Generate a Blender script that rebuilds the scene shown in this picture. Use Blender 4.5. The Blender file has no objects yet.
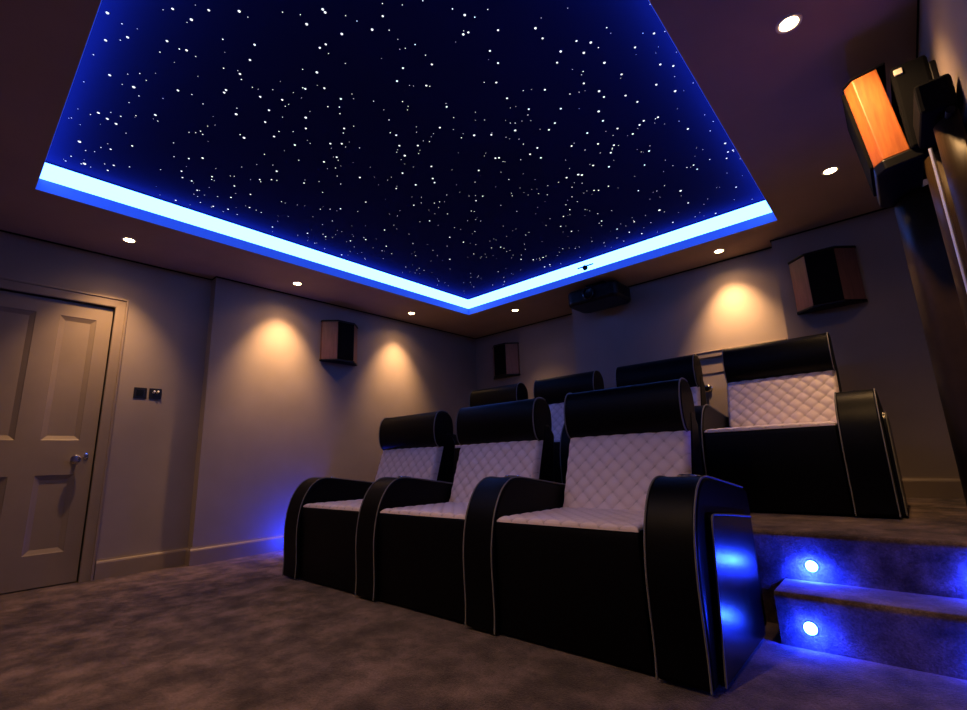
import bpy, bmesh, math, random
from mathutils import Vector, Matrix

random.seed(7)
C = bpy.context.scene.collection
PI = math.pi

# ------------------------------------------------------------------ materials
def new_mat(name):
    m = bpy.data.materials.new(name); m.use_nodes = True
    nt = m.node_tree
    for n in list(nt.nodes): nt.nodes.remove(n)
    out = nt.nodes.new('ShaderNodeOutputMaterial')
    b = nt.nodes.new('ShaderNodeBsdfPrincipled')
    nt.links.new(b.outputs[0], out.inputs[0])
    return m, nt, b

def noise(nt, scale, detail=3, rough=.5, coord='Object', stretch=None):
    tc = nt.nodes.new('ShaderNodeTexCoord')
    src = tc.outputs[coord]
    if stretch:
        mp = nt.nodes.new('ShaderNodeMapping'); mp.inputs['Scale'].default_value = stretch
        nt.links.new(src, mp.inputs[0]); src = mp.outputs[0]
    n = nt.nodes.new('ShaderNodeTexNoise')
    n.inputs['Scale'].default_value = scale; n.inputs['Detail'].default_value = detail
    n.inputs['Roughness'].default_value = rough
    nt.links.new(src, n.inputs['Vector'])
    return n

def ramp(nt, src, stops):
    r = nt.nodes.new('ShaderNodeValToRGB')
    els = r.color_ramp.elements
    els[0].position, els[0].color = stops[0][0], (*stops[0][1], 1)
    els[1].position, els[1].color = stops[-1][0], (*stops[-1][1], 1)
    for p, c in stops[1:-1]:
        e = els.new(p); e.color = (*c, 1)
    nt.links.new(src, r.inputs[0])
    return r

def bump(nt, b, src, strength, dist=.01):
    bp = nt.nodes.new('ShaderNodeBump')
    bp.inputs['Strength'].default_value = strength; bp.inputs['Distance'].default_value = dist
    nt.links.new(src, bp.inputs['Height']); nt.links.new(bp.outputs[0], b.inputs['Normal'])

def simple(name, col, rough=.5, metal=0., spec=.5, nscale=None, nvar=.12, bstr=0, bscale=None, coat=0):
    m, nt, b = new_mat(name)
    b.inputs['Roughness'].default_value = rough; b.inputs['Metallic'].default_value = metal
    b.inputs['Specular IOR Level'].default_value = spec
    b.inputs['Coat Weight'].default_value = coat
    b.inputs['Base Color'].default_value = (*col, 1)
    if nscale:
        n = noise(nt, nscale)
        r = ramp(nt, n.outputs[0], [(.3, tuple(c*(1-nvar) for c in col)), (.7, tuple(min(1, c*(1+nvar)) for c in col))])
        nt.links.new(r.outputs[0], b.inputs['Base Color'])
    if bstr:
        n2 = noise(nt, bscale or 200, 2)
        bump(nt, b, n2.outputs[0], bstr, .002)
    return m

def emit(name, col, strength):
    m = bpy.data.materials.new(name); m.use_nodes = True
    nt = m.node_tree
    for n in list(nt.nodes): nt.nodes.remove(n)
    out = nt.nodes.new('ShaderNodeOutputMaterial'); e = nt.nodes.new('ShaderNodeEmission')
    e.inputs[0].default_value = (*col, 1); e.inputs[1].default_value = strength
    nt.links.new(e.outputs[0], out.inputs[0])
    return m

M = {}
M['wall'] = simple('taupe_wall_paint', (.30, .255, .24), .75, spec=.2, nscale=3, nvar=.05, bstr=.08, bscale=180)
M['soffit'] = simple('taupe_ceiling_paint', (.47, .36, .30), .8, spec=.15, nscale=2.5, nvar=.05)
M['woodwork'] = simple('taupe_satin_woodwork', (.27, .22, .185), .45, spec=.35, nscale=5, nvar=.05)
M['gap'] = simple('dark_shadow_gap', (.012, .012, .014), .9, spec=.1)
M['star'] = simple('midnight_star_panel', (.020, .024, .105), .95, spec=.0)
M['leather'] = simple('black_leather', (.0018, .0018, .0026), .42, spec=.15, nscale=40, nvar=.2, bstr=.25, bscale=260)
M['leather_gloss'] = simple('black_gloss_leather', (.003, .003, .005), .27, spec=.5, nscale=40, nvar=.2, bstr=.12, bscale=200)
M['piping'] = simple('pale_grey_piping', (.20, .195, .19), .5)
M['chrome'] = simple('chrome', (.8, .8, .8), .15, 1.0)
M['pale_metal'] = simple('pale_satin_metal', (.75, .73, .7), .35, .5)
M['nickel'] = simple('black_nickel', (.035, .032, .035), .35, .6)
M['black_metal'] = simple('black_metal', (.005, .005, .0055), .45, .0, spec=.25)
M['black_matte'] = simple('black_grille_cloth', (.006, .006, .007), .9, spec=.1, bstr=.3, bscale=300)
M['black_satin'] = simple('black_satin_plastic', (.006, .006, .007), .4, spec=.25, nscale=20, nvar=.2)
M['curtain'] = simple('black_satin_curtain', (.040, .024, .009), .42, spec=.14, nscale=25, nvar=.15)
M['white_trim'] = simple('white_downlight_trim', (.7, .66, .6), .4)
M['lens'] = emit('warm_downlight_lens', (1., .70, .36), 40)
M['strip'] = emit('blue_led_diffuser', (.085, .235, 1.), 8.5)
M['lip'] = None
M['step_lens'] = emit('blue_step_lens', (.10, .36, 1.), 22)
M['star_white'] = emit('star_fibre_white', (.85, .9, 1.), 1.3)
M['toggle'] = simple('polished_toggle', (.9, .88, .86), .3)  # pale base colour paints in the glint on the toggles
M['wood_dark'] = None

# carpet: mottled brown pile
def carpet():
    m, nt, b = new_mat('brown_carpet_pile')
    big = noise(nt, 5.5, 6, .65)
    fine = noise(nt, 120, 4, .7)
    r1 = ramp(nt, big.outputs[0], [(.36, (.055, .036, .032)), (.5, (.13, .09, .08)), (.66, (.25, .18, .16))])
    r2 = ramp(nt, fine.outputs[0], [(.3, (.55, .55, .55)), (.7, (1.2, 1.2, 1.2))])
    mx = nt.nodes.new('ShaderNodeMix'); mx.data_type = 'RGBA'; mx.blend_type = 'MULTIPLY'
    mx.inputs[0].default_value = 1
    nt.links.new(r1.outputs[0], mx.inputs[6]); nt.links.new(r2.outputs[0], mx.inputs[7])
    nt.links.new(mx.outputs[2], b.inputs['Base Color'])
    b.inputs['Roughness'].default_value = 1; b.inputs['Specular IOR Level'].default_value = 0
    b.inputs['Sheen Weight'].default_value = .25
    bump(nt, b, fine.outputs[0], .7, .012)
    return m
M['carpet'] = carpet()

# quilted ivory leather: stitch seams and groove shade painted darker by a vertex attribute
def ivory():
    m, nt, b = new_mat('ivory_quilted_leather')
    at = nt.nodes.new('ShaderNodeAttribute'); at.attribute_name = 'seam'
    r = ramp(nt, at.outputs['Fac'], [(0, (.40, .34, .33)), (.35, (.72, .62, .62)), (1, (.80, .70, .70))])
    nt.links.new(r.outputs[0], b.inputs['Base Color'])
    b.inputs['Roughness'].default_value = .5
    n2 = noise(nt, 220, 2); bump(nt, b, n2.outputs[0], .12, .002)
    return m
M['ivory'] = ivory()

def wood(name, a, c, sx):
    m, nt, b = new_mat(name)
    n = noise(nt, 9, 5, .6, stretch=sx)
    r = ramp(nt, n.outputs[0], [(.3, a), (.7, c)])
    nt.links.new(r.outputs[0], b.inputs['Base Color'])
    b.inputs['Roughness'].default_value = .45
    return m
M['wood'] = wood('cherry_wood_veneer', (.34, .10, .025), (.52, .175, .04), (6, 6, .6))

M['wood_dark'] = wood('dark_cherry_veneer', (.17, .075, .06), (.26, .12, .095), (6, 6, .6))

# fascia below the diffuser: blue light falling on it put in as emission
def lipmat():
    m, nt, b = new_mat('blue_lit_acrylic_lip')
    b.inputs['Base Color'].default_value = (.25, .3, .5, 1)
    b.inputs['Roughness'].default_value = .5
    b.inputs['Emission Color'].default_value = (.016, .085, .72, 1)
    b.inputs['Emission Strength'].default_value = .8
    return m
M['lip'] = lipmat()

# ------------------------------------------------------------------ mesh helpers
def add_box(bm, x0, x1, y0, y1, z0, z1):
    vs = [bm.verts.new((x, y, z)) for x in (x0, x1) for y in (y0, y1) for z in (z0, z1)]
    f = [(0,1,3,2), (4,6,7,5), (0,4,5,1), (2,3,7,6), (0,2,6,4), (1,5,7,3)]
    return [bm.faces.new([vs[i] for i in q]) for q in f]

def add_prism(bm, prof, a0, a1, axis='x'):
    """closed profile extruded along an axis; prof holds the other two coordinates in xyz order"""
    def P(u, v, a):
        return (a, u, v) if axis == 'x' else ((u, a, v) if axis == 'y' else (u, v, a))
    A = [bm.verts.new(P(u, v, a0)) for u, v in prof]
    B = [bm.verts.new(P(u, v, a1)) for u, v in prof]
    n = len(prof)
    for i in range(n):
        j = (i+1) % n
        bm.faces.new((A[i], A[j], B[j], B[i]))
    bm.faces.new(A[::-1]); bm.faces.new(B)

def add_tube(bm, pts, r, seg=6, cap=True):
    pts = [Vector(p) for p in pts]
    rings = []; prevn = None
    for i, p in enumerate(pts):
        t = (pts[min(i+1, len(pts)-1)] - pts[max(i-1, 0)]).normalized()
        if prevn is None:
            ref = Vector((1, 0, 0)) if abs(t.x) < .9 else Vector((0, 1, 0))
            n = t.cross(ref).normalized()
        else:
            n = (prevn - t*prevn.dot(t)).normalized()
        prevn = n; b = t.cross(n)
        rings.append([bm.verts.new(p + (n*math.cos(2*PI*k/seg) + b*math.sin(2*PI*k/seg))*r) for k in range(seg)])
    for a, b_ in zip(rings, rings[1:]):
        for k in range(seg):
            bm.faces.new((a[k], a[(k+1) % seg], b_[(k+1) % seg], b_[k]))
    if cap:
        bm.faces.new(rings[0][::-1]); bm.faces.new(rings[-1])

def add_lathe(bm, prof, seg=24, mat=None):
    """prof: (radius, height) pairs about z; radius 0 allowed at the ends"""
    mat = mat or Matrix()
    rings = []
    for r, h in prof:
        if r < 1e-6: rings.append([bm.verts.new(mat @ Vector((0, 0, h)))])
        else: rings.append([bm.verts.new(mat @ Vector((r*math.cos(2*PI*k/seg), r*math.sin(2*PI*k/seg), h))) for k in range(seg)])
    for a, b in zip(rings, rings[1:]):
        for k in range(seg):
            j = (k+1) % seg
            if len(a) == 1 and len(b) == 1: continue
            if len(a) == 1: bm.faces.new((a[0], b[j], b[k]))
            elif len(b) == 1: bm.faces.new((a[k], a[j], b[0]))
            else: bm.faces.new((a[k], a[j], b[j], b[k]))

def smooth_curve(pts, n=6):
    """Catmull-Rom through 2-D points"""
    out = []
    P = [pts[0]] + list(pts) + [pts[-1]]
    for i in range(1, len(P)-2):
        p0, p1, p2, p3 = P[i-1], P[i], P[i+1], P[i+2]
        for k in range(n):
            t = k/n
            out.append(tuple(.5*((2*p1[d]) + (-p0[d]+p2[d])*t + (2*p0[d]-5*p1[d]+4*p2[d]-p3[d])*t*t
                             + (-p0[d]+3*p1[d]-3*p2[d]+p3[d])*t**3) for d in range(2)))
    out.append(tuple(pts[-1]))
    return out

def obj(name, bm, mat, parent=None, bevel=0, seg=2, smooth=False, angle=35):
    bmesh.ops.recalc_face_normals(bm, faces=bm.faces)
    me = bpy.data.meshes.new(name); bm.to_mesh(me); bm.free()
    me.materials.append(M[mat] if isinstance(mat, str) else mat)
    o = bpy.data.objects.new(name, me); C.objects.link(o)
    if parent: o.parent = parent
    if smooth:
        for p in me.polygons: p.use_smooth = True
        try: me.set_sharp_from_angle(angle=math.radians(angle))
        except Exception: pass
    if bevel:
        b = o.modifiers.new('bevel', 'BEVEL'); b.width = bevel; b.segments = seg
        b.limit_method = 'ANGLE'; b.angle_limit = math.radians(40)
        b.harden_normals = False
    return o

def B(): return bmesh.new()

def tag(o, label, cat, group=None):
    o['label'] = label; o['category'] = cat
    if group: o['group'] = group
    return o

def thing(name, label, cat, loc=(0, 0, 0), group=None):
    o = bpy.data.objects.new(name, None); C.objects.link(o)
    o.empty_display_size = .1; o.location = loc
    return tag(o, label, cat, group)

def struct(o): o['kind'] = 'structure'; return o

def copy_tree(o, parent=None):
    c = o.copy(); C.objects.link(c)
    if parent: c.parent = parent
    for ch in list(o.children): copy_tree(ch, c)
    return c

# ------------------------------------------------------------------ room measures (metres; camera stands near the right wall)
H = 2.40
XL, XLD, XR = -4.345, -4.448, .32
YN, YJ = -.75, 1.42
YA, YBR, YR = 4.823, 4.449, 4.30
XA, XC = -2.55, -.565
HP, H1 = .378, .187
YS1, YS2 = 2.228, 2.466
TX0, TX1, TY0, TY1 = -3.64, -.45, .165, 3.936
ZS, ZT, ZC = 2.476, 2.585, 2.60

# ------------------------------------------------------------------ shell
bm = B(); add_box(bm, -4.6, .45, -.9, 5.0, -.1, 0)
struct(obj('floor', bm, 'carpet'))

def walls():
    DY0, DY1, DZ = 0.0, .757, 1.985
    bm = B()
    add_box(bm, -4.6, XLD, -.9, DY0, 0, H)
    add_box(bm, -4.6, XLD, DY1, YJ, 0, H)
    add_box(bm, -4.6, XLD, DY0, DY1, DZ, H)
    add_box(bm, -4.6, XL, YJ, 5.0, 0, H)
    struct(obj('wall_left', bm, 'wall'))
    for x0, x1, y in ((XL, XA, YA), (XA, XC, YBR), (XC, XR, YR)):
        bm = B(); add_box(bm, x0, x1, y, 5.0, 0, H); struct(obj('wall_back', bm, 'wall'))
    bm = B(); add_box(bm, XR, .45, -.9, 5.0, 0, H); struct(obj('wall_right', bm, 'wall'))
    bm = B(); add_box(bm, XLD, XR, -.9, YN, 0, H); struct(obj('wall_front', bm, 'wall'))
walls()

# soffit ring round the tray
bm = B()
add_box(bm, -4.6, TX0, -.9, 5.0, H, H+.16)
add_box(bm, TX1, .45, -.9, 5.0, H, H+.16)
add_box(bm, TX0, TX1, -.9, TY0, H, H+.16)
add_box(bm, TX0, TX1, TY1, 5.0, H, H+.16)
bmesh.ops.remove_doubles(bm, verts=bm.verts, dist=1e-5)
struct(obj('ceiling', bm, 'soffit'))

# dark strips painting in the shade line where walls meet the ceiling
g = .011; t = .005
for i, boxes in enumerate([
    [(XLD, XLD+t, YN, YJ), (XLD, XL+t, YJ-t, YJ), (XL, XL+t, YJ, YA)],
    [(XL, XA, YA-t, YA), (XA-t, XA, YBR, YA), (XA-t, XC, YBR-t, YBR), (XC-t, XC, YR, YBR), (XC-t, XR, YR-t, YR)],
    [(XR-t, XR, YN, YR)]]):
    bm = B()
    for b_ in boxes: add_box(bm, *b_, H-g, H)
    struct(obj('trim_%d' % (i+1), bm, 'gap'))

# platform with rounded carpet nosing, and the two side steps
def carpet_block(name, x0, x1, y0, y1, z0, z1):
    r = .022
    prof = [(y0+.004, z0), (y0+.004, z1-.05)]
    for k in range(7):
        a = PI - k*PI/12
        prof.append((y0+r+r*math.cos(a)*1.0, z1-r+r*math.sin(a)))
    prof += [(y1, z1), (y1, z0)]
    bm = B(); add_prism(bm, prof, x0, x1, 'x')
    return struct(obj(name, bm, 'carpet', smooth=True, angle=50))
carpet_block('platform', XL, XR, YS2, YA, 0, HP)
carpet_block('step', -.49, XR, YS1, YS2+.003, 0, H1)
carpet_block('step', XL, -3.42, YS1, YS2+.003, 0, H1)

# baseboards with a moulded top
def baseboard(name, runs):
    bm = B()
    for (x0, y0, x1, y1, nx, ny, z) in runs:
        prof = [(0, 0), (.016, 0), (.016, .105), (.012, .116), (.006, .122), (.004, .134), (0, .134)]
        A = [bm.verts.new((x0+nx*d, y0+ny*d, z+h)) for d, h in prof]
        D = [bm.verts.new((x1+nx*d, y1+ny*d, z+h)) for d, h in prof]
        for i in range(len(prof)):
            j = (i+1) % len(prof); bm.faces.new((A[i], A[j], D[j], D[i]))
        bm.faces.new(A[::-1]); bm.faces.new(D)
    struct(obj(name, bm, 'woodwork'))
baseboard('baseboard_left', [(XLD, .842, XLD, YJ, 1, 0, 0), (XLD, YN, XLD, -.095, 1, 0, 0), (XLD+.016, YJ, XL, YJ, 0, -1, 0), (XL, YJ-.016, XL, YS1, 1, 0, 0), (XL, YS2, XL, YA, 1, 0, HP)])
baseboard('baseboard_back', [(XL+.016, YA, XA, YA, 0, -1, HP), (XA-.016, YBR, -1.475, YBR, 0, -1, HP), (-.575, YBR, XC, YBR, 0, -1, HP), (XC-.016, YR, XR, YR, 0, -1, HP)])
baseboard('baseboard_right', [(XR, YN, XR, YS1, -1, 0, 0), (XR, YS2, XR, YR-.016, -1, 0, HP)])

# ------------------------------------------------------------------ doors
def panel_face(bm, rects, y0, y1, z0, z1, xf, depth, bev):
    """door front (facing +x at xf) with recessed bevelled panels; rects = (ya, yb, za, zb)"""
    ys = sorted({y0, y1} | {r[0] for r in rects} | {r[1] for r in rects})
    zs = sorted({z0, z1} | {r[2] for r in rects} | {r[3] for r in rects})
    V = {}
    def v(x, y, z):
        k = (round(x, 5), round(y, 5), round(z, 5))
        if k not in V: V[k] = bm.verts.new((x, y, z))
        return V[k]
    for a, b_ in zip(ys, ys[1:]):
        for c, d in zip(zs, zs[1:]):
            hit = any(r[0] <= a+1e-6 and r[1] >= b_-1e-6 and r[2] <= c+1e-6 and r[3] >= d-1e-6 for r in rects)
            if not hit:
                bm.faces.new((v(xf, a, c), v(xf, b_, c), v(xf, b_, d), v(xf, a, d)))
    for (a, b_, c, d) in rects:
        o_ = [(a, c), (b_, c), (b_, d), (a, d)]
        i1 = [(a+.006, c+.006), (b_-.006, c+.006), (b_-.006, d-.006), (a+.006, d-.006)]
        i2 = [(a+bev, c+bev), (b_-bev, c+bev), (b_-bev, d-bev), (a+bev, d-bev)]
        for k in range(4):
            j = (k+1) % 4
            bm.faces.new((v(xf, *o_[k]), v(xf, *o_[j]), v(xf-.004, *i1[j]), v(xf-.004, *i1[k])))
            bm.faces.new((v(xf-.004, *i1[k]), v(xf-.004, *i1[j]), v(xf-depth, *i2[j]), v(xf-depth, *i2[k])))
        bm.faces.new([v(xf-depth, *p) for p in i2])

def rot_to(n):
    return Vector((0, 0, 1)).rotation_difference(Vector(n)).to_matrix().to_4x4()

def knob_bm(p, n, r=.026, rose=.024):
    bm = B()
    m = Matrix.Translation(p) @ rot_to(n)
    add_lathe(bm, [(0, 0), (rose, 0), (rose, .005), (.011, .009), (.010, .03), (r*.75, .036), (r, .048), (r*.98, .058), (r*.7, .068), (0, .072)], 20, m)
    return bm

# entrance door on the left wall
xf = XLD-.018
bm = B()
panel_face(bm, [(.110, .322, .215, .73), (.45, .66, .215, .73), (.110, .322, .968, 1.868), (.45, .66, .968, 1.868)], .006, .751, .008, 1.978, xf, .016, .032)
ext = [e for e in bm.edges if e.is_boundary]
r_ = bmesh.ops.extrude_edge_only(bm, edges=ext)
for v_ in [g_ for g_ in r_['geom'] if isinstance(g_, bmesh.types.BMVert)]: v_.co.x -= .04
door = struct(obj('door_1', bm, 'woodwork'))
def casing_bm(y0, y1, zt, w, xw):
    bm = B()
    # stepped architrave: outer bead and flat board, mitred at the head
    def run(prof):
        # prof: (offset outward from opening, projection)
        P = []
        for (o_, pr) in prof:
            P.append([(xw+pr, y0-o_, 0), (xw+pr, y0-o_, zt+o_), (xw+pr, y1+o_, zt+o_), (xw+pr, y1+o_, 0)])
        vs = [[bm.verts.new(p) for p in row] for row in P]
        n = len(vs)
        for i in range(n):
            j = (i+1) % n
            for k in range(3):
                bm.faces.new((vs[i][k], vs[i][k+1], vs[j][k+1], vs[j][k]))
        bm.faces.new([vs[i][0] for i in range(n)]); bm.faces.new([vs[i][3] for i in range(n)][::-1])
    run([(0, -.05), (0, .012), (.006, .016), (w-.018, .018), (w-.014, .026), (w-.003, .026), (w, .02), (w, 0), (.004, 0), (.004, -.05)])
    return bm
obj('door_frame', casing_bm(.0, .757, 1.985, .078, XLD), 'woodwork', door)
obj('knob', knob_bm((xf, .648, .832), (1, 0, 0), .034, .026), 'chrome', door, smooth=True)
bm = B(); add_lathe(bm, [(0, 0), (.014, 0), (.014, .006), (.009, .009), (0, .009)], 18, Matrix.Translation((xf, .708, .855)) @ Matrix.Diagonal((1, 1, 2.0, 1)) @ rot_to((1, 0, 0)))
obj('key_escutcheon', bm, 'chrome', door, smooth=True)

# low cupboard door on the chimney breast, behind the back row
def cupboard():
    x0, x1, zt, yw = -1.40, -.655, 1.535, YBR
    bm = B()
    panel_face(bm, [(x0+.10, x1-.10, HP+.14, 1.40)], x0+.003, x1-.003, HP+.01, zt-.004, -.006, .018, .03)
    # panel_face builds in the y/z plane facing +x: turn it to face -y
    for v_ in bm.verts:
        x, y, z = v_.co; v_.co = (y, yw-.012-x, z)
    d = struct(obj('door_2', bm, 'woodwork'))
    bm = B()
    w = .062
    P = []
    prof = [(0, 0), (0, .02), (.006, .024), (w-.016, .026), (w-.012, .030), (w-.003, .030), (w, .024), (w, 0)]
    vs = [[bm.verts.new(p) for p in [(x0-o_, yw-pr, HP), (x0-o_, yw-pr, zt+o_), (x1+o_, yw-pr, zt+o_), (x1+o_, yw-pr, HP)]] for o_, pr in prof]
    n = len(vs)
    for i in range(n):
        j = (i+1) % n
        for k in range(3): bm.faces.new((vs[i][k], vs[i][k+1], vs[j][k+1], vs[j][k]))
    bm.faces.new([vs[i][0] for i in range(n)]); bm.faces.new([vs[i][3] for i in range(n)][::-1])
    obj('door_frame', bm, 'woodwork', d)
    obj('knob', knob_bm((-1.235, yw-.008, 1.262), (0, -1, 0), .034, .028), 'chrome', d, smooth=True)
cupboard()

# switch plates beside the door
def switch(y, kind):
    t_ = thing('light_switch', 'black nickel switch plate with two bright toggles, right of the pair by the door' if kind else
               'plain dark square wall plate, left of the pair beside the door frame', 'switch', (XLD, y, 1.335), 'dark wall plates beside the door')
    bm = B(); add_box(bm, 0, .007, -.042, .042, -.042, .042)
    obj('plate', bm, 'nickel', t_, bevel=.003)
    if kind:
        for dy in (-.012, .014):
            bm = B(); add_lathe(bm, [(0, 0), (.008, 0), (.0065, .006), (.006, .02), (.0075, .026), (0, .029)], 12, Matrix.Translation((.0065, dy, .008)) @ rot_to((1, 0, .35)))
            obj('toggle', bm, 'toggle', t_, smooth=True)
    else:
        bm = B(); add_box(bm, .0065, .0105, -.024, .024, -.024, .024)
        obj('insert', bm, 'black_satin', t_, bevel=.002)
switch(.982, 0); switch(1.083, 1)

# ------------------------------------------------------------------ star ceiling and blue cove
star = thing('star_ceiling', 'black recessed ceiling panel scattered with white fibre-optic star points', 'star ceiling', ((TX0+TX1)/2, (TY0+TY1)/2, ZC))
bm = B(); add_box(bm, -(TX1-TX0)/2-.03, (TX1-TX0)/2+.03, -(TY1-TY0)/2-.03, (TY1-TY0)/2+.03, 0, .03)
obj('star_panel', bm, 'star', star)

CAM_R = Vector((0.74815699, 0.66251537, -0.03653088)); CAM_U = Vector((0.16870532, -0.13668922, 0.9761427)); CAM_F = Vector((-0.64171617, 0.73647094, 0.21403486))
CAM_C = Vector((0, 0, .734)); FPX = 471.733
# places of the larger fibre points on the panel (x, y in metres), measured once
STARS = [(-2.188,0.214,0.009),(-1.976,0.39,0.0055),(-1.974,0.459,0.0086),(-1.79,0.58,0.0083),(-1.531,0.813,0.008),(-1.536,0.827,0.008),(-1.643,0.802,0.0082),(-1.576,0.932,0.0082),(-1.461,1.011,0.0081),(-1.375,1.004,0.0051),(-2.357,0.177,0.0061),(-2.353,0.239,0.0061),(-2.267,0.3,0.006),(-2.166,0.422,0.0058),(-2.158,0.497,0.0058),(-1.908,0.694,0.0056),(-2.007,0.715,0.0057),(-2.124,0.717,0.0059),(-1.849,0.966,0.0087),(-1.986,0.98,0.0058),(-1.914,1.044,0.0058),(-2.58,0.393,0.01),(-2.574,0.296,0.0064),(-2.451,0.548,0.0063),(-2.278,0.711,0.0061),(-2.302,0.711,0.0061),(-2.201,0.848,0.0061),(-2.141,0.935,0.006),(-2.263,0.922,0.0062),(-2.367,0.948,0.0064),(-2.416,0.814,0.0099),(-2.175,1.084,0.0096),(-2.256,1.128,0.0063),(-2.448,1.036,0.0066),(-2.58,0.922,0.0104),(-2.954,0.397,0.0071),(-3.275,0.291,0.0118),(-3.509,0.351,0.0125),(-3.233,0.427,0.0076),(-3.11,0.505,0.0074),(-2.919,0.314,0.007),(-2.727,0.522,0.0067),(-2.947,0.826,0.0072),(-3.011,0.77,0.0073),(-3.184,0.782,0.0076),(-3.256,0.809,0.0077),(-3.256,0.863,0.0078),(-3.113,0.937,0.0076),(-3.122,1.08,0.0077),(-3.284,1.12,0.0079),(-3.331,1.267,0.0081),(-3.349,0.926,0.008),(-3.494,1.078,0.0083),(-3.463,1.168,0.0083),(-3.591,0.867,0.0083),(-3.151,1.198,0.0078),(-2.93,1.165,0.0074),(-2.876,1.219,0.0073),(-2.762,1.2,0.0071),(-2.435,1.155,0.0066),(-2.275,1.294,0.0065),(-2.228,1.341,0.0065),(-2.102,1.278,0.0062),(-2.444,1.614,0.007),(-2.362,1.39,0.0067),(-2.46,1.36,0.0068),(-2.884,1.743,0.0078),(-2.762,1.388,0.0073),(-2.673,1.82,0.0075),(-3.363,1.901,0.0087),(-3.411,1.765,0.0086),(-3.287,2.092,0.0087),(-3.494,0.463,0.008),(-3.406,0.476,0.0079),(-1.918,1.141,0.0059),(-2.94,0.356,0.0071),(-1.676,0.912,0.0054),(-1.712,0.903,0.0054),(-1.876,0.493,0.0054),(-3.503,1.517,0.0086),(-3.583,2.192,0.0093),(-3.177,2.17,0.0086),(-1.116,1.241,0.0078),(-1.059,1.397,0.0052),(-1.186,1.305,0.008),(-1.163,1.314,0.0052),(-0.931,1.504,0.008),(-0.938,1.57,0.0053),(-0.916,1.688,0.0084),(-0.84,1.771,0.0085),(-0.787,1.743,0.0084),(-0.832,1.69,0.0053),(-0.964,1.732,0.0055),(-0.796,1.893,0.0087),(-1.157,1.455,0.0053),(-1.174,1.535,0.0054),(-1.411,1.32,0.0054),(-1.528,1.238,0.0055),(-1.613,1.269,0.0056),(-1.529,1.39,0.0056),(-0.936,1.939,0.0057),(-0.904,2.042,0.0091),(-0.905,2.098,0.0059),(-0.767,2.02,0.0058),(-0.648,1.913,0.0055),(-0.552,1.901,0.0055),(-0.599,2.096,0.0058),(-0.555,2.15,0.0058),(-0.665,2.211,0.006),(-0.609,2.325,0.0095),(-0.978,2.176,0.0095),(-0.997,2.263,0.0062),(-0.816,2.17,0.006),(-0.789,2.259,0.0061),(-0.826,2.429,0.0064),(-0.858,2.445,0.0064),(-0.754,2.458,0.0064),(-0.966,2.383,0.0064),(-0.921,2.493,0.0065),(-1.115,2.293,0.0064),(-1.12,2.01,0.006),(-1.106,1.835,0.0057),(-1.25,1.89,0.0059),(-1.286,1.744,0.0058),(-1.258,1.622,0.0056),(-1.561,1.565,0.0058),(-1.707,1.652,0.0061),(-1.61,1.838,0.0096),(-1.535,1.906,0.0062),(-1.409,1.974,0.0096),(-1.264,2.109,0.0062),(-1.207,2.085,0.0061),(-1.052,2.51,0.0067),(-1.101,2.566,0.0068),(-1.179,2.695,0.007),(-1.117,2.429,0.0066),(-1.248,2.607,0.0069),(-1.45,2.295,0.0066),(-1.478,2.216,0.0066),(-1.409,2.197,0.0065),(-1.246,2.332,0.0065),(-1.372,2.627,0.0109),(-1.357,2.649,0.011),(-1.449,2.602,0.0071),(-1.661,2.093,0.0066),(-1.642,2.106,0.0066),(-2.049,1.674,0.0101),(-1.918,1.668,0.0064),(-1.998,1.591,0.0064),(-2.014,1.866,0.0067),(-2.135,2.005,0.007),(-2.108,1.964,0.0069),(-2.247,1.932,0.0071),(-2.555,2.339,0.0079),(-1.937,1.519,0.0062),(-2.204,1.782,0.0068),(-2.377,1.866,0.0072),(-2.46,2.096,0.0075),(-2.013,2.368,0.0073),(-2.09,2.379,0.0074),(-1.824,2.115,0.0068),(-2.628,2.804,0.0086),(-2.644,2.652,0.0084),(-2.97,2.973,0.0093),(-2.462,3.119,0.0089),(-1.391,2.881,0.0075),(-1.367,2.904,0.0075),(-1.29,2.907,0.0074),(-1.161,3.118,0.0077),(-0.916,2.723,0.0069),(-0.998,2.846,0.0072),(-0.663,2.683,0.0067),(-0.538,2.988,0.0072),(-0.521,3.097,0.0074),(-0.55,3.094,0.0074),(-0.575,3.161,0.0075),(-0.502,3.429,0.0079),(-0.623,3.587,0.0083),(-0.759,3.082,0.0074),(-0.757,3.148,0.0075),(-0.936,3.343,0.0123),(-0.955,3.562,0.0083),(-1.159,3.51,0.0129),(-1.156,3.792,0.0088),(-1.011,3.906,0.009),(-1.571,3.339,0.0083),(-1.545,3.564,0.0087),(-1.496,3.696,0.0089),(-1.385,3.548,0.0086),(-1.429,3.801,0.009),(-1.843,3.318,0.0085),(-1.86,3.175,0.0083),(-1.754,3.048,0.008),(-1.662,2.993,0.0079),(-2.322,3.59,0.0094),(-2.374,3.784,0.0098),(-2.42,3.563,0.0095),(-2.496,3.469,0.0094),(-2.444,3.792,0.0098),(-3.159,2.372,0.0088),(-2.926,2.178,0.0083),(-0.849,3.893,0.0089)]
def star_mesh():
    bm = B(); add_lathe(bm, [(1, 0), (.8, -.35), (.4, -.55), (0, -.6)], 8)
    me = bpy.data.meshes.new('star_light'); bm.to_mesh(me); bm.free(); me.materials.append(M['star_white']); return me
sm = star_mesh()
cx, cy = star.location.x, star.location.y
allst = []
for (x, y, s) in STARS: allst.append((x, y, s))
for k in range(620):
    x = random.uniform(TX0+.05, TX1-.04); y = random.uniform(TY0+.05, TY1-.05)
    allst.append((x, y, random.choice([.0016, .002, .0024, .0028, .0034])*(.75+.13*math.hypot(x, y))))
keep = []
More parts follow.
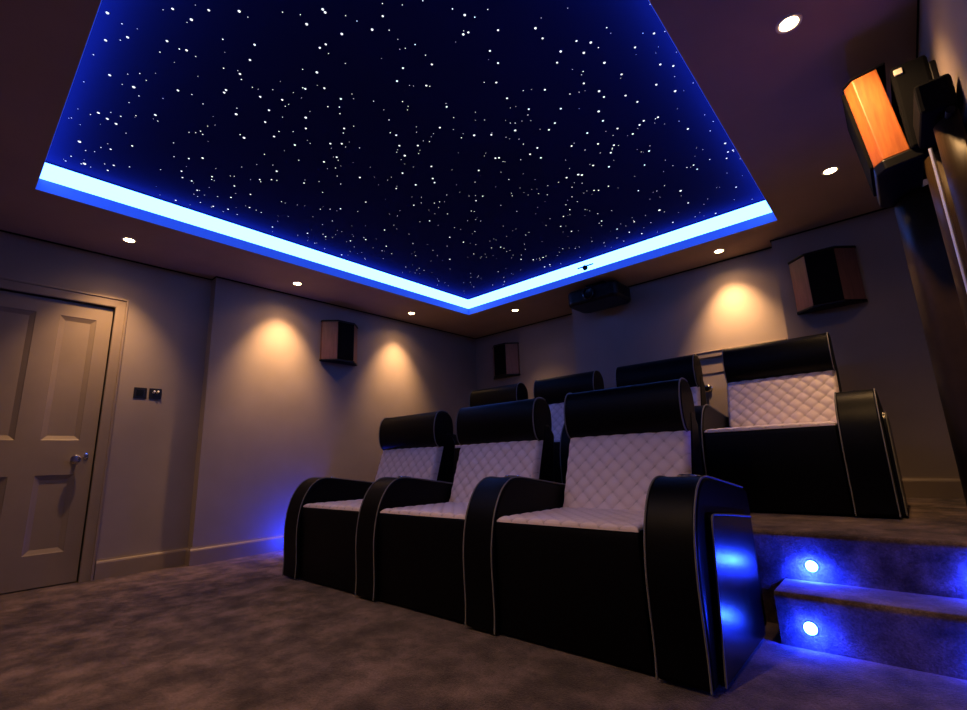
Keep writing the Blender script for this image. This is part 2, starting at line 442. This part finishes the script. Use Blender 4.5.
for x, y, s in allst:
    if TX0+.03 < x < TX1-.03 and TY0+.03 < y < TY1-.03 and all((x-a)**2+(y-b_)**2 > .012**2 for a, b_, _ in keep): keep.append((x, y, s))
keep.sort(key=lambda q: -q[2]*(1/(1+.12*((q[0])**2+q[1]**2)**.5)))
for x, y, s in keep[:100]:
    o = bpy.data.objects.new('star_light', sm); C.objects.link(o); o.parent = star
    o.location = (x-cx, y-cy, -.001); o.scale = (s*.72,)*3
bm = B()
for x, y, s in keep[100:]:
    add_lathe(bm, [(s, 0), (s*.6, -s*.45), (0, -s*.55)], 6, Matrix.Translation((x-cx, y-cy, -.0005)))
rest = obj('faint_star_lights', bm, 'star_white', star); rest['kind'] = 'stuff'

cove = thing('cove_light', 'glowing blue light strip running round the recess of the star ceiling', 'cove light', ((TX0+TX1)/2, (TY0+TY1)/2, H))
hx, hy = (TX1-TX0)/2, (TY1-TY0)/2
def ring_side(i, z0, z1, inset, th):
    bm = B()
    if i == 0: add_box(bm, -hx, -hx+th, -hy, hy, z0, z1)
    if i == 1: add_box(bm, hx-th, hx, -hy, hy, z0, z1)
    if i == 2: add_box(bm, -hx+th, hx-th, -hy, -hy+th, z0, z1)
    if i == 3: add_box(bm, -hx+th, hx-th, hy-th, hy, z0, z1)
    return bm
for i in range(4):
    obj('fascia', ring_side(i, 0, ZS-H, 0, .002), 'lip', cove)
    obj('light_strip', ring_side(i, ZS-H, ZC-H-.012, 0, .003), 'strip', cove)

# small black sensor clipped to the strip
sn = thing('cove_sensor', 'tiny black sensor clipped to the glowing blue strip above the projector', 'sensor', (-2.06, TY1-.010, 2.508))
bm = B(); add_box(bm, -.085, .085, -.008, -.001, .012, .022); obj('mounting_bar', bm, 'black_matte', sn)
bm = B(); add_lathe(bm, [(0, 0), (.024, 0), (.026, .012), (.018, .026), (0, .03)], 14, Matrix.Translation((.0, -.004, .002)) @ rot_to((0, -1, -.4)))
obj('sensor_head', bm, 'black_matte', sn, smooth=True)

# ------------------------------------------------------------------ lights
def spot(parent, power, size, blend, col, tilt=(0, 0)):
    ld = bpy.data.lights.new('downlight_lamp', 'SPOT'); ld.energy = power; ld.color = col
    ld.spot_size = math.radians(size); ld.spot_blend = blend; ld.shadow_soft_size = .03
    o = bpy.data.objects.new('downlight_lamp', ld); C.objects.link(o)
    o.parent = parent; o.location = (0, 0, -.018); o.rotation_euler = (tilt[0], tilt[1], 0)
    return o
WARM = (1.0, .60, .26)
def downlight(x, y, label, power=22, tilt=(0, 0), size=92, group='warm recessed ceiling downlights'):
    t_ = thing('downlight', label, 'downlight', (x, y, H), group)
    bm = B(); add_lathe(bm, [(.032, -.001), (.034, -.005), (.043, -.006), (.047, -.003), (.047, 0), (.032, 0)], 28)
    obj('trim_ring', bm, 'white_trim', t_, smooth=True)
    bm = B(); add_lathe(bm, [(.0315, -.0005), (.030, -.004), (.024, -.0065), (0, -.0085)], 24)
    obj('lens', bm, 'lens', t_, smooth=True)
    spot(t_, power*3.3, size, 1.0, WARM, tilt)
    spot(t_, power*.38, 140, 1.0, WARM, (tilt[0]*.4, tilt[1]*.4))
T = math.radians
DL = [
 (-4.035, .713, 'downlight above the panelled door, first along the left soffit', 22, (0, T(20)), 76),
 (-4.03, 2.008, 'middle downlight of the left soffit, lighting the wall left of the speaker', 42, (0, T(17)), 74),
 (-4.03, 3.39, 'far downlight of the left soffit, nearest the back corner', 38, (0, T(17)), 72),
 (-3.147, 4.20, 'downlight left of the projector in the back soffit', 12, (T(12), 0), 80),
 (-.936, 4.20, 'downlight right of the projector above the brightly lit back wall', 38, (T(16), 0), 74),
 (-.076, 3.424, 'downlight over the end seat of the back row in the right soffit', 16, (0, T(14)), 62),
 (-.074, 2.03, 'large near downlight in the right soffit beside the wooden speaker', 20, (T(24), T(-16)), 90),
 (-3.17, -.12, 'downlight at the near end of the left side, at the frame edge', 15, (T(8), 0), 100),
 (-2.14, -.16, 'downlight in the near soffit beyond the top left frame edge', 19, (T(15), 0), 100),
 (-1.05, -.16, 'downlight in the near soffit in front of the right seat of the front row', 25, (T(22), 0), 95),  # unseen fixture, added to rake warm light onto the front seats
]
for x, y, l, p, tl, sz in DL: downlight(x, y, l, p, tl, sz)

BLUE = (.01, .035, 1.0)
def step_light(x, y, z, label, power):
    t_ = thing('step_light', label, 'step light', (x, y, z), 'blue step lights')
    bm = B(); add_lathe(bm, [(.0235, 0), (.0235, .003), (.022, .004), (.022, 0)], 22, rot_to((0, -1, 0)))
    obj('bezel', bm, 'chrome', t_, smooth=True)
    bm = B(); add_lathe(bm, [(.0219, .001), (.0215, .008), (.015, .016), (0, .019)], 20, rot_to((0, -1, 0)))
    obj('lens', bm, 'step_lens', t_, smooth=True)
    ld = bpy.data.lights.new('step_lamp', 'POINT'); ld.energy = 3.0+power*.22; ld.color = BLUE; ld.shadow_soft_size = .015
    o = bpy.data.objects.new('step_lamp', ld); C.objects.link(o); o.parent = t_; o.location = (0, -.040, 0)
    ld = bpy.data.lights.new('step_beam', 'SPOT'); ld.energy = power*2.2; ld.color = BLUE; ld.shadow_soft_size = .02
    ld.spot_size = math.radians(165); ld.spot_blend = .6
    o = bpy.data.objects.new('step_beam', ld); C.objects.link(o); o.parent = t_; o.location = (0, -.03, 0); o.rotation_euler = (math.radians(62), 0, 0)
y1_, y2_ = YS1+.004, YS2+.004
step_light(-.386, y2_, .247, 'upper of the two round blue step lights beside the front row', 17)
step_light(-.386, y1_, .075, 'lower of the two round blue step lights beside the front row', 5.5)
step_light(.13, y2_, .262, 'blue step light on the upper riser by the right wall', 4)
step_light(.13, y1_, .09, 'blue step light on the lower riser by the right wall', 4)
step_light(-4.15, y1_, .09, 'blue step light on the lower riser by the left wall behind the front row', 16)
step_light(-4.15, y2_, .262, 'blue step light on the upper riser by the left wall behind the front row', 5)

# ------------------------------------------------------------------ cinema seats
AW, IW = .18, .662          # arm width, width between arms
ARM = [(.006, .012), (.011, .10), (.007, .20), (.004, .30), (.010, .38), (.028, .47), (.058, .54), (.100, .597), (.150, .630), (.195, .640), (.26, .636), (.45, .607), (.69, .570)]

def arm(parent, x0, panel=None):
    c = smooth_curve(ARM, 3)
    prof = c + [(.735, .555), (.745, .50), (.745, .012)]
    bm = B(); add_prism(bm, prof, x0, x0+AW)
    a = obj('armrest', bm, 'leather', parent, bevel=.014, seg=3, smooth=True, angle=40)
    for xx in (x0+.006, x0+AW-.006):
        pts = []
        for i, (y, z) in enumerate(c):
            p = c[max(i-1, 0)]; n = c[min(i+1, len(c)-1)]
            ty, tz = n[0]-p[0], n[1]-p[1]; L = math.hypot(ty, tz)
            pts.append((xx, y - tz/L*-.0 - tz/L*.001, z + ty/L*.001))
        bm = B(); add_tube(bm, pts, .0038, 6)
        obj('piping', bm, 'piping', a, smooth=True, angle=80)
    # chrome cup holder let into the top
    bm = B()
    m = Matrix.Translation((x0+AW/2, .29, .633)) @ rot_to((0, .14, 1))
    add_lathe(bm, [(.036, -.01), (.037, .004), (.041, .009), (.045, .006), (.046, -.004)], 24, m)
    add_lathe(bm, [(0, -.004), (.036, -.004)], 24, m)
    ch = obj('cup_holder', bm, 'chrome', a, smooth=True)
    if panel:
        pp = [(.070, .014), (.088, .14), (.108, .28), (.126, .40), (.138, .475), (.146, .502), (.158, .513), (.18, .514), (.40, .489), (.652, .456), (.645, .30), (.612, .014)]
        xa, xb = (x0+AW-.002, x0+AW+.02) if panel > 0 else (x0-.02, x0+.002)
        bm = B(); add_prism(bm, pp, xa, xb)
        s = obj('side_panel', bm, 'leather_gloss', parent, bevel=.006, seg=2, smooth=True, angle=40)
        xx = xb-.002 if panel > 0 else xa+.002
        bm = B(); add_tube(bm, [(xx, y, z) for y, z in pp[:10]], .0038, 6)
        obj('piping', bm, 'piping', s, smooth=True, angle=80)

def quilt(name, parent, P0, du, dv, dn, nu, nv, wu, wv, depth, thick, crown=0):
    """padded slab: P0 corner, du/dv edge vectors, dn outward unit normal; diamonds wu x wv"""
    bm = B(); P0 = Vector(P0); du = Vector(du); dv = Vector(dv); dn = Vector(dn)
    Lu, Lv = du.length, dv.length
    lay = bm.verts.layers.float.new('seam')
    G = []
    for j in range(nv+1):
        row = []
        for i in range(nu+1):
            a, b_ = i/nu, j/nv
            p = (a*Lu/wu + b_*Lv/wv); q_ = (a*Lu/wu - b_*Lv/wv)
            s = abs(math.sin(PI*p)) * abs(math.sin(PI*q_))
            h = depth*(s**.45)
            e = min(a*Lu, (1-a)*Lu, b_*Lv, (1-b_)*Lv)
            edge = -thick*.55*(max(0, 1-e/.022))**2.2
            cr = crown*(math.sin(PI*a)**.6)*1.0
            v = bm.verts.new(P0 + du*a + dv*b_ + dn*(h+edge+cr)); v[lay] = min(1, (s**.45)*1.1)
            row.append(v)
        G.append(row)
    for j in range(nv):
        for i in range(nu):
            bm.faces.new((G[j][i], G[j][i+1], G[j+1][i+1], G[j+1][i]))
    ring = G[0] + [G[j][nu] for j in range(1, nv+1)] + G[nv][::-1][1:] + [G[j][0] for j in range(nv-1, 0, -1)]
    back = []
    for v in ring:
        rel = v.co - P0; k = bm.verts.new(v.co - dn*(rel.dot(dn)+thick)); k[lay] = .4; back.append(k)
    n = len(ring)
    for i in range(n):
        j = (i+1) % n; bm.faces.new((ring[i], ring[j], back[j], back[i]))
    bm.faces.new(back)
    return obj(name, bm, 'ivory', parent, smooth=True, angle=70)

def make_seat():
    r = bpy.data.objects.new('cinema_seat', None); C.objects.link(r)
    xi, xo = AW, AW+IW
    # base: black front panel and box under the cushion
    bm = B()
    prof = [(.034, .012), (.030, .20), (.028, .43), (.034, .452), (.050, .464), (.60, .455), (.74, .40), (.74, .012)]
    add_prism(bm, prof, xi+.001, xo-.001)
    obj('base', bm, 'leather', r, bevel=.006, seg=2, smooth=True, angle=35)
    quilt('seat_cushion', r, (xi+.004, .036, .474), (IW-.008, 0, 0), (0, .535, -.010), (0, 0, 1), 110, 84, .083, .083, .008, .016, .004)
    # backrest: black shell, quilted ivory panel in front, padded roll headrest above
    dz, dy = .385, .134
    n = Vector((0, -dz, dy)).normalized()
    bm = B()
    prof = [(.575, .30), (.60, .45), (.72, .83), (.74, .93), (.80, .93), (.855, .86), (.838, .72), (.80, .36), (.77, .012), (.62, .012)]
    add_prism(bm, prof, xi+.002, xo-.002)
    obj('backrest_shell', bm, 'leather', r, bevel=.02, seg=3, smooth=True, angle=35)
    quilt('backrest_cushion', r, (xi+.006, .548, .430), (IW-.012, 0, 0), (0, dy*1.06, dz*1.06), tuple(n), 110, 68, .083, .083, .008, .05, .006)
    hp = [(.690, .825), (.664, .845), (.648, .885), (.642, .945), (.648, 1.00), (.664, 1.046), (.692, 1.074), (.735, 1.080), (.780, 1.068), (.818, 1.03), (.832, .97), (.828, .89), (.805, .83), (.76, .822)]
    c = smooth_curve(hp + [hp[0]], 3)[:-1]
    bm = B(); add_prism(bm, c, xi+.012, xo-.004)
    h = obj('headrest', bm, 'leather', r, bevel=.010, seg=3, smooth=True, angle=40)
    for xx in (xi+.018, xo-.010):
        pts = []
        for i, (y, z) in enumerate(c[:25]):
            pv = c[(i-1) % len(c)]; nx = c[i+1]
            ty, tz = nx[0]-pv[0], nx[1]-pv[1]; L = math.hypot(ty, tz)
            pts.append((xx, y - tz/L*.0015, z + ty/L*.0015))
        bm = B(); add_tube(bm, pts, .0038, 6)
        obj('piping', bm, 'piping', h, smooth=True, angle=80)
    arm(r, 0)
    return r

seat0 = make_seat()
def place(o, x, y, z, label, group):
    o.location = (x, y, z); tag(o, label, 'cinema seat', group)
FX, FS, FY = -3.3226, .8593, 1.640
RX, RS, RY = -3.645, .8465, 3.045
FL = ['black and ivory cinema seat at the left end of the front row, nearest the door',
      'black and ivory cinema seat in the middle of the front row',
      'largest cinema seat, right end of the front row with blue light on its side']
RL = ['cinema seat at the far left end of the back row, mostly hidden',
      'second cinema seat from the left in the back row, its headrest showing below the projector',
      'back row cinema seat beside the cupboard door, partly hidden by the front right seat',
      'black and ivory cinema seat at the right end of the back row']
seats = []
for i in range(3):
    o = seat0 if i == 0 else copy_tree(seat0)
    place(o, FX+i*FS+(.016, .010, 0)[i], FY, 0.0, FL[i], 'front row of cinema seats'); seats.append(o)
for i in range(4):
    o = copy_tree(seat0)
    place(o, RX+i*RS+(.012, .008, .004, 0)[i], RY, HP, RL[i], 'back row of cinema seats'); seats.append(o)
arm(seats[2], FS, 1); arm(seats[6], RS, 1)

# ------------------------------------------------------------------ speakers
def speaker(name, label, loc, rotz, group='wall surround speakers', tiltdown=0, bw=.42, fw=.19, d=.135, h=.40, back=.0):
    """wedge cabinet: back on the wall (local y=0), front facing local -y"""
    t_ = thing(name, label, 'speaker', loc, group); t_.rotation_euler = (0, 0, rotz)
    hb, hf = bw/2, fw/2
    z0, z1 = -h/2, h/2
    M_ = Matrix.Rotation(tiltdown, 4, 'X')
    def fin(bm):
        for v_ in bm.verts: v_.co = M_ @ (v_.co + Vector((0, -back, 0)))
        return bm
    bm = B(); add_prism(bm, [(-hb, 0), (-hb, -.03), (-hf, -d), (hf, -d), (hb, -.03), (hb, 0)], z0, z1, 'z')
    obj('cabinet', fin(bm), 'wood_dark', t_, bevel=.004)
    bm = B(); add_box(bm, -hf+.002, hf-.002, -d-.012, -d+.001, z0+.004, z1-.004)
    obj('grille', fin(bm), 'black_matte', t_, bevel=.004)
    for za, zb, nm in ((z1, z1+.014, 'top_cap'), (z0-.016, z0, 'bottom_cap')):
        bm = B(); add_prism(bm, [(-hb-.006, 0), (-hb-.006, -.034), (-hf-.004, -d-.014), (hf+.004, -d-.014), (hb+.006, -.034), (hb+.006, 0)], za, zb, 'z')
        obj(nm, fin(bm), 'black_satin', t_, bevel=.003)
    return t_
speaker('surround_speaker', 'wood-sided speaker high on the left wall between two pools of light', (XL-.004, 2.655, 1.98), PI/2)
speaker('surround_speaker', 'wood-sided speaker on the back wall left of the projector', (-3.80, YA+.004, 1.98), 0)
speaker('surround_speaker', 'wide dark speaker on the back wall at the right, above the end seat', (-.26, YR+.004, 1.955), 0)

# big wooden speaker on the right wall: tilted down on a black bracket
sp = thing('side_speaker', 'large tilted speaker with glowing orange wood side near the right wall', 'speaker', (XR, 2.50, 1.98), 'wall surround speakers')
def side_speaker(t_):
    tl = Matrix.Translation((-.142, 0, .042)) @ Matrix.Rotation(math.radians(-5.5), 4, 'Y')
    def fin(bm):
        for v_ in bm.verts: v_.co = tl @ v_.co
        return bm
    # plan (x toward wall is +): near side is a broad wooden face, a narrow bevel leads to the front
    plan = [(0.0, -.20), (-.082, -.20), (-.112, -.165), (-.112, .165), (-.082, .20), (0.0, .20)]
    bm = B(); add_prism(bm, plan, -.195, .195, 'z')
    obj('cabinet', fin(bm), 'wood', t_, bevel=.004)
    bm = B(); add_box(bm, -.124, -.111, -.150, .150, -.185, .185); obj('grille', fin(bm), 'black_matte', t_, bevel=.003)
    for za, zb, nm in ((.195, .205, 'top_cap'), (-.240, -.195, 'bottom_cap')):
        bm = B(); add_prism(bm, [(x + (-.004 if x < -.01 else .03), y*1.02) for x, y in plan], za, zb, 'z')
        obj(nm, fin(bm), 'black_satin', t_, bevel=.006)
    # bracket: wall plate, arm, ring and the black box between cabinet and wall
    bm = B(); add_box(bm, -.02, -.001, -.22, .10, -.20, .16); k = obj('wall_bracket', bm, 'black_metal', t_, bevel=.004)
    bm = B(); add_tube(bm, [(-.015, .06, .02), (-.09, .06, .03), (-.14, .06, .04)], .022, 12); obj('swivel_arm', bm, 'black_metal', k, smooth=True)
    bm = B(); add_lathe(bm, [(.020, 0), (.024, .004), (.026, .010), (.023, .014), (.019, .010)], 24, Matrix.Translation((-.06, -.222, .015)) @ rot_to((0, -1, .25)))
    obj('chrome_ring', bm, 'chrome', k, smooth=True)
    bm = B(); add_box(bm, -.125, -.018, -.22, .12, -.16, .20); b_ = obj('crossover_box', bm, 'black_matte', t_, bevel=.012)
    bm = B(); add_box(bm, -.118, -.092, -.226, -.219, .155, .180); obj('pale_cap', bm, 'white_trim', b_, bevel=.002)
    bm = B(); add_box(bm, -.105, -.014, -.50, -.235, -.19, -.075); obj('amplifier_box', bm, 'black_matte', t_, bevel=.012)
side_speaker(sp)

# ------------------------------------------------------------------ black curtain by the right wall
def curtain():
    t_ = thing('curtain', 'glossy black curtain hanging in smooth folds beside the right wall under the wooden speaker', 'curtain', (XR, 2.4, HP))
    pl = [(.285, 2.90), (.20, 2.86), (.145, 2.78), (.135, 2.69), (.165, 2.60), (.225, 2.55), (.28, 2.51), (.29, 2.45), (.25, 2.40), (.225, 2.34), (.24, 2.27), (.285, 2.235), (.295, 2.19), (.262, 2.14), (.245, 2.08), (.262, 2.03), (.300, 2.00)]
    c = smooth_curve(pl, 5)
    bm = B()
    zs = [.395, .8, 1.2, 1.5, 1.765]
    rows = []
    for z in zs:
        rows.append([bm.verts.new((x-XR, y-2.4, z-HP)) for x, y in c])
    for a, b_ in zip(rows, rows[1:]):
        for i in range(len(c)-1): bm.faces.new((a[i], a[i+1], b_[i+1], b_[i]))
    o = obj('drape', bm, 'curtain', t_, smooth=True, angle=80)
    sd = o.modifiers.new('thickness', 'SOLIDIFY'); sd.thickness = .004; sd.offset = 0
    bm = B(); add_tube(bm, [(-.04, -.42, 1.385), (-.04, .52, 1.385)], .012, 12); obj('curtain_pole', bm, 'black_metal', t_, smooth=True)
    bm = B(); add_tube(bm, [(-.085, -.22, .5), (-.085, -.22, 1.37)], .006, 10); obj('draw_rod', bm, 'pale_metal', t_, smooth=True)
curtain()

# ------------------------------------------------------------------ projector
def projector():
    t_ = thing('projector', 'black ceiling projector hanging from the back soffit below the blue strip', 'projector', (-2.07, 4.17, H))
    bm = B()
    w, d, h = .275, .19, .08
    prof = []
    rr = .085
    for sx, sy, a0 in ((1, -1, -90), (1, 1, 0), (-1, 1, 90), (-1, -1, 180)):
        for k in range(7):
            a = math.radians(a0 + k*15); prof.append((sx*(w-rr)+rr*math.cos(a), sy*(d-rr)+rr*math.sin(a)))
    add_prism(bm, prof, -.215, -.06, 'z')
    b_ = obj('body', bm, 'black_satin', t_, bevel=.03, seg=4, smooth=True, angle=45)
    bm = B(); add_lathe(bm, [(0, .002), (.05, .002), (.06, -.0), (.062, .035), (.052, .04), (.046, .02), (0, .014)], 28, Matrix.Translation((0, -d, -.14)) @ rot_to((0, -1, 0)))
    obj('lens', bm, 'leather_gloss', b_, smooth=True)
    bm = B()
    for k in range(6): add_box(bm, .12, .25, -d-.002, -d+.006, -.185+k*.016, -.178+k*.016)
    obj('vent', bm, 'black_metal', b_)
    bm = B(); add_box(bm, -.10, .10, -.07, .07, -.012, 0); add_tube(bm, [(0, 0, -.01), (0, 0, -.065)], .025, 14)
    obj('ceiling_mount', bm, 'black_metal', t_, bevel=.002)
projector()

# ------------------------------------------------------------------ camera and render look
cam = bpy.data.cameras.new('camera'); co = bpy.data.objects.new('camera', cam); C.objects.link(co)
cam.sensor_fit = 'HORIZONTAL'; cam.sensor_width = 36; cam.lens = FPX/967*36; cam.clip_start = .02
m = Matrix.Identity(4)
for i in range(3):
    m[i][0] = CAM_R[i]; m[i][1] = CAM_U[i]; m[i][2] = -CAM_F[i]; m[i][3] = CAM_C[i]
co.matrix_world = m
sc = bpy.context.scene; sc.camera = co
w = bpy.data.worlds.new('world'); sc.world = w; w.use_nodes = True
w.node_tree.nodes['Background'].inputs[0].default_value = (.01, .012, .03, 1); w.node_tree.nodes['Background'].inputs[1].default_value = .1
sc.view_settings.view_transform = 'Standard'
try: sc.view_settings.look = 'None'
except Exception: pass
sc.view_settings.exposure = .12; sc.view_settings.gamma = .87
